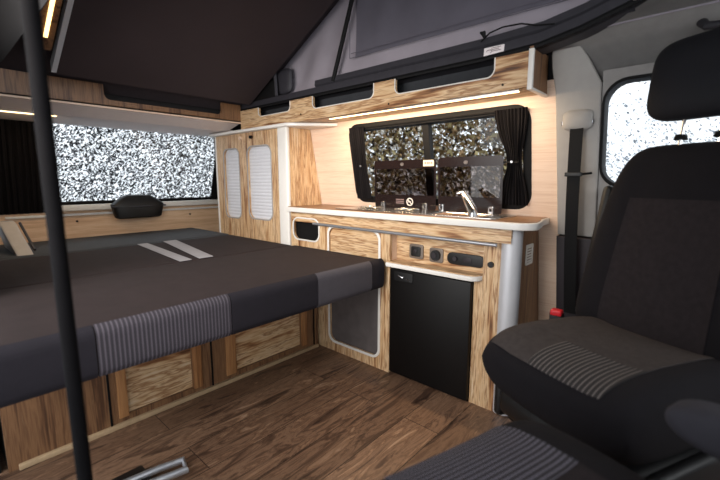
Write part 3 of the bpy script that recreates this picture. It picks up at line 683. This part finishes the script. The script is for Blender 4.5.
for x, l in ((.82, 'small dark screw cap on the wood panel, left of the black moulded cover'), (1.72, 'small dark screw cap on the wood panel, right of the black moulded cover')):
    tag(obj('screw_cap', cyl((x, 3.716, .80), .008, .008, 'y', 10), 'rubber'), l, 'screw cap', 'screw caps below the rear window')

def curtain(name, label, cen, width, z0, z1, pleats, amp, fn, pinch=None, parent=None):
    o = thing(name, label, 'curtain', Vector(fn(cen, z0, .02)))
    def c(s, t):
        z = z0+(z1-z0)*t; w = 1; off = 0
        if pinch: w, off = pinch(t)
        u = cen+off+width*(s-.5)*w
        d = amp*math.sin(2*math.pi*pleats*s)+.3*amp*math.sin(2*math.pi*pleats*2.3*s+4*t)
        return Vector(fn(u, z, .022+d))
    obj('drape', sheet(c, pleats*12, 40, .002), 'curt', o)
    return o
# kitchen curtains: pinched in the middle
c1 = curtain('curtain', 'black pleated curtain tied back at the right end of the kitchen window', .775, .16, .995, 1.455, 9, .007, kwall, lambda t: (1-.55*math.exp(-((t-.47)/.28)**2), .035*math.exp(-((t-.47)/.28)**2)*(-.4)))
obj('tieback', tube([Vector(kwall(.735, 1.205, .035)), Vector(kwall(.77, 1.205, .038)), Vector(kwall(.81, 1.21, .035))], .004, 8), 'rubber', c1)
obj('press_stud', cyl(Vector(kwall(.765, 1.208, .045)), .006, .006, 'x', 12), 'alu', c1)
c2 = curtain('curtain', 'black pleated curtain at the left end of the kitchen window', 1.775, .13, .995, 1.455, 7, .006, kwall, lambda t: (1-.15*math.exp(-((t-.47)/.28)**2), 0))
obj('press_stud', cyl(Vector(kwall(1.765, 1.21, .035)), .006, .006, 'x', 12), 'alu', c2)
# curtain rail
tag(obj('curtain_rail', tube([Vector(kwall(.72, 1.45, .012)), Vector(kwall(1.84, 1.45, .012))], .004, 6), 'rubber'), 'thin black curtain rail along the top of the kitchen window', 'rail')
curtain('curtain', 'wide black curtain covering the left end of the rear window', .445, .43, .88, 1.60, 12, .010, krear)
curtain('curtain', 'narrow black curtain at the right end of the rear window by the wardrobe', 1.965, .10, .90, 1.60, 4, .007, krear)

gh = thing('grab_handle', 'dark curved grab handle on the headliner above the cab window', 'handle', (1.90, -.02, 1.62))
obj('grip', tube([(1.90, .10, 1.665), (1.865, .085, 1.64), (1.85, .03, 1.63), (1.85, -.08, 1.63), (1.865, -.135, 1.64), (1.90, -.15, 1.665)], [.016, .014, .013, .013, .014, .016], 12), 'beam', gh)
# ================================================================== SEATBELT
sb = thing('seat_belt', 'black seat belt hanging from its grey pillar guide', 'seat belt', (1.97, .5, .45))
def kw(w): return lambda u, v: Vector(kwall(u, v, w))
b, _ = pillow(.118, .085, .045, 18, 2.2, 2.1, .16)
b.transform(Matrix.Translation(Vector(kwall(.480, 1.375, .04))) @ Matrix(((0, 0, -1, 0), (1, 0, 0, 0), (0, 1, 0, 0), (0, 0, 0, 1))))
gd = obj('guide', b, 'greytrim', sb); gd['label'] = 'grey plastic belt guide'
obj('ring', tube([Vector(kwall(.480+.060*math.cos(a), 1.372+.042*math.sin(a), .042)) for a in [math.pi+math.pi*k/12 for k in range(13)]], .005, 8), 'chrome', gd)
def strap(s, t): return Vector(kwall(.452+.052*s, .48+.87*t, .055+.03*math.sin(math.pi*t)+.03*(1-t)))
obj('strap', sheet(strap, 3, 20, .002), 'rubber', sb)
obj('slider', boxbm(Vector(kwall(.445, 1.135, .10)), Vector(kwall(.512, 1.153, .075)), .003), 'blackp', sb)
obj('peg', tube([Vector(kwall(.445, 1.145, .085)), Vector(kwall(.41, 1.15, .07))], .005, 8), 'rubber', sb)

# ================================================================== SEATS
def local(o): return o
def place(bm, loc, rx=0, ry=0):
    bm.transform(Matrix.Translation(loc) @ Matrix.Rotation(ry, 4, 'Y') @ Matrix.Rotation(rx, 4, 'X')); return bm
def seat(label, loc, rz, armrest=0, stripe='pins', H=.19, zc=.515, regs=((-.60, .60, -.75, .30), (-.60, .60, .305, .93)), cover=False):
    o = thing('swivel_seat', label, 'seat', loc, rz)
    P = lambda n, bm, m, par=None: obj(n, bm, m, par or o, world=False)
    # cushion
    def ex(u, v): return .030*max(0, abs(u)-.5)*2 - .018*max(0, v-.2)*1.0 - .012*math.cos(u*math.pi/2)
    cb, reg = pillow(.52, .57, H, 32, 5, 2.4, .07, ex, region=regs)
    m4 = Matrix.Translation((0, .02, zc)) @ Matrix.Rotation(math.radians(3), 4, 'X')
    cb.transform(m4); cu = P('cushion', cb, 'seat')
    for r_, mm2, nm, lb in zip(reg, ('seatlit' if cover else 'seatmid', stripe, 'seatlit'), ('centre_panel', 'striped_panel', 'front_panel'), ('dark grey centre panel', 'finely striped front panel', 'front panel paled to look lit')):
        r_.transform(m4); q = P(nm, r_, mm2, cu); q['label'] = lb
    # backrest
    def eb(u, v): return .03*max(0, abs(u)-.5)*2
    m5 = Matrix.Translation((0, -.33, .86)) @ Matrix.Rotation(math.radians(90+12), 4, 'X')
    bk, reg = pillow(.53, .72, .15, 32, 6, 2.6, .09, eb, wf=lambda v: (1.10 if cover else 1.03)-(.20 if cover else .13)*(v+1)/2-.10*max(0, v)**2, region=[(-.58, .58, -.8, .45)])
    fl = Matrix.Diagonal((1, 1, -1, 1))
    fl = Matrix.Identity(4)
    bk.transform(m5 @ Matrix.Rotation(math.pi, 4, 'Z') @ Matrix.Rotation(math.pi, 4, 'Y') if 0 else m5B @ fl); bo = P('backrest', bk, 'seat')
    reg[0].transform(m5B); q = P('back_centre_panel', reg[0], 'seatmid', bo); q['label'] = 'dark grey centre panel'
    # headrest
    hr, _ = pillow(.36, .27, .13, 24, 3.4, 2.2, .13)
    hr.transform(HM); ho = P('headrest', hr, 'head')
    for s in (-.055, .055):
        P('post', tube([HM @ Vector((s, -.10, 0)), HM @ Vector((s, -.22, 0))], .006, 8), 'chrome', ho)
        P('post_collar', tube([HM @ Vector((s, -.185, 0)), HM @ Vector((s, -.200, 0))], [.016, .02], 12), 'rubber', bo)
    # base
    if cover:
        rc = boxbm((.262, -.045, -.30), (.305, .045, .22), .02, 3); rc.transform(m5B @ Matrix(((1, 0, 0, 0), (0, 0, 1, 0), (0, 1, 0, -.03), (0, 0, 0, 1))))
        P('recliner_cover', rc, 'blackp', bo)
    P('seat_shell', boxbm((-.235, -.22, .33), (.235, .22, .42), .03, 3), 'blackp')
    P('pedestal', boxbm((-.19, -.2, 0), (.19, .19, .335), .015), 'darktrim')
    P('swivel_plate', boxbm((-.2, -.21, .322), (.2, .20, .34), .003), 'rubber')
    for s in (-1, 1): P('side_cover', boxbm((s*.255-.018, -.24, .30), (s*.255+.018, .20, .44), .014, 3), 'blackp')
    for s in armrest if armrest else ():
        b_, _ = pillow(.085, .36, .085, 20, 4, 2.2, .15); b_.transform(Matrix.Translation((s*.335, -.14, .69)))
        P('armrest', b_, 'mgrey2')
        P('armrest_pivot', cyl((s*.29, -.19, .685), .03, .06, 'x', 16), 'blackp')
    return o
# map pillow (x lateral, y along, z thickness) to an upright pad facing +y: y->up, z->forward
def upright(loc, lean):
    a = math.radians(lean)
    up = Vector((0, -math.sin(a), math.cos(a))); fw = Vector((0, math.cos(a), math.sin(a))); lx = Vector((1, 0, 0))
    return Matrix(((lx.x, up.x, fw.x, loc[0]), (lx.y, up.y, fw.y, loc[1]), (lx.z, up.z, fw.z, loc[2]), (0, 0, 0, 1)))
m5B = upright((.02, -.31, .885), 12)
HM = upright((.022, -.385, 1.45), 8)
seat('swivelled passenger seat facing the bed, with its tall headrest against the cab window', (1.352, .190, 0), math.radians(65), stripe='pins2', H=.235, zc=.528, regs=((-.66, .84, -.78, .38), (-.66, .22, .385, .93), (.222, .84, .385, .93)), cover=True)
seat('foreground driver seat, only its striped cushion and armrest in view', (.575, .09, 0), math.radians(-17.5), armrest=(1,))
# buckle beside the passenger seat
bk_ = thing('belt_buckle', 'black belt buckle with a red release button beside the passenger seat', 'buckle', (1.66, .43, .50))
obj('stalk', tube([(1.68, .435, .44), (1.66, .43, .56)], .012, 8), 'rubber', bk_)
obj('body', boxbm((1.64, .405, .54), (1.675, .455, .60), .008, 3), 'blackp', bk_)
obj('release_button', boxbm((1.632, .408, .588), (1.668, .45, .612), .006, 3), 'red', bk_)

# ================================================================== NEAR FOREGROUND LEFT
pst = thing('door_post', 'thin dark upright post blurred in the left foreground', 'post', (.165, .9, 0))
obj('tube', tube([(.165, .9, 0), (.165, .9, 2.4)], .0135, 12), 'darkpost', pst)
obj('foot', boxbm((.14, .875, 0), (.19, .925, .01), .002), 'darkpost', pst)
fb = thing('floor_bracket', 'blurred metal loop bracket on the floor in the lower left', 'bracket', (.47, 1.45, 0))
obj('base', boxbm((.30, 1.46, 0), (.47, 1.56, .03), .008), 'blackp', fb)
obj('loop', tube([(.38, 1.50, .03), (.50, 1.475, .035), (.585, 1.46, .03), (.57, 1.40, .03), (.46, 1.42, .035), (.36, 1.45, .03)], .014, 10), 'alu', fb)

# ================================================================== OUTSIDE
tag(obj('snowy_ground', boxbm((-8, -9, -.75), (16, 18, -.7)), 'snow'), 'pale snowy ground around the van', 'ground', kind='structure')
def hedge(name, label, n, pos, size, m):
    bm = bmesh.new(); rnd = random.Random(name)
    for _ in range(n):
        p = Vector(pos(rnd)); s = size*rnd.uniform(.5, 1.5)
        a = Vector((rnd.uniform(-1, 1), rnd.uniform(-1, 1), rnd.uniform(-1, 1))).normalized(); c = a.orthogonal().normalized(); d = a.cross(c)
        vs_ = [bm.verts.new(p+c*s), bm.verts.new(p+d*s*.5), bm.verts.new(p-c*s), bm.verts.new(p-d*s*.5)]; bm.faces.new(vs_)
    me_ = D.meshes.new(name); bm.to_mesh(me_); bm.free(); me_.materials.append(M[m]); o = D.objects.new(name, me_); COL.objects.link(o)
    tag(o, label, 'hedge', kind='stuff'); return o
hedge('leafy_hedge', 'brown and green leafy hedge seen through the kitchen window', 62000, lambda r: (r.uniform(4.6, 5.4), r.uniform(1.2, 6.2), r.uniform(-.7, 3.0)), .036, 'hedge')
hedge('snowy_shrub', 'low snow-covered shrub in front of the leafy hedge', 9000, lambda r: (lambda y: (r.uniform(4.1, 4.4), y, r.uniform(-.7, .88+.13*math.sin(y*5)+.07*math.sin(y*13))))(r.uniform(.8, 4.6)), .03, 'frost3')
hedge('frosted_hedge', 'black and white frosted hedge filling the rear window', 84000, lambda r: (r.uniform(-.8, 4.6), r.uniform(6.6, 7.1), r.uniform(-.3, 2.9)), .020, 'frost')
hedge('snowy_bush', 'pale snow-covered bushes outside the cab window', 34000, lambda r: (r.uniform(7.0, 8.2), r.uniform(-3, 3.2), -.6+abs(r.gauss(0, 1.35))), .026, 'frost2')
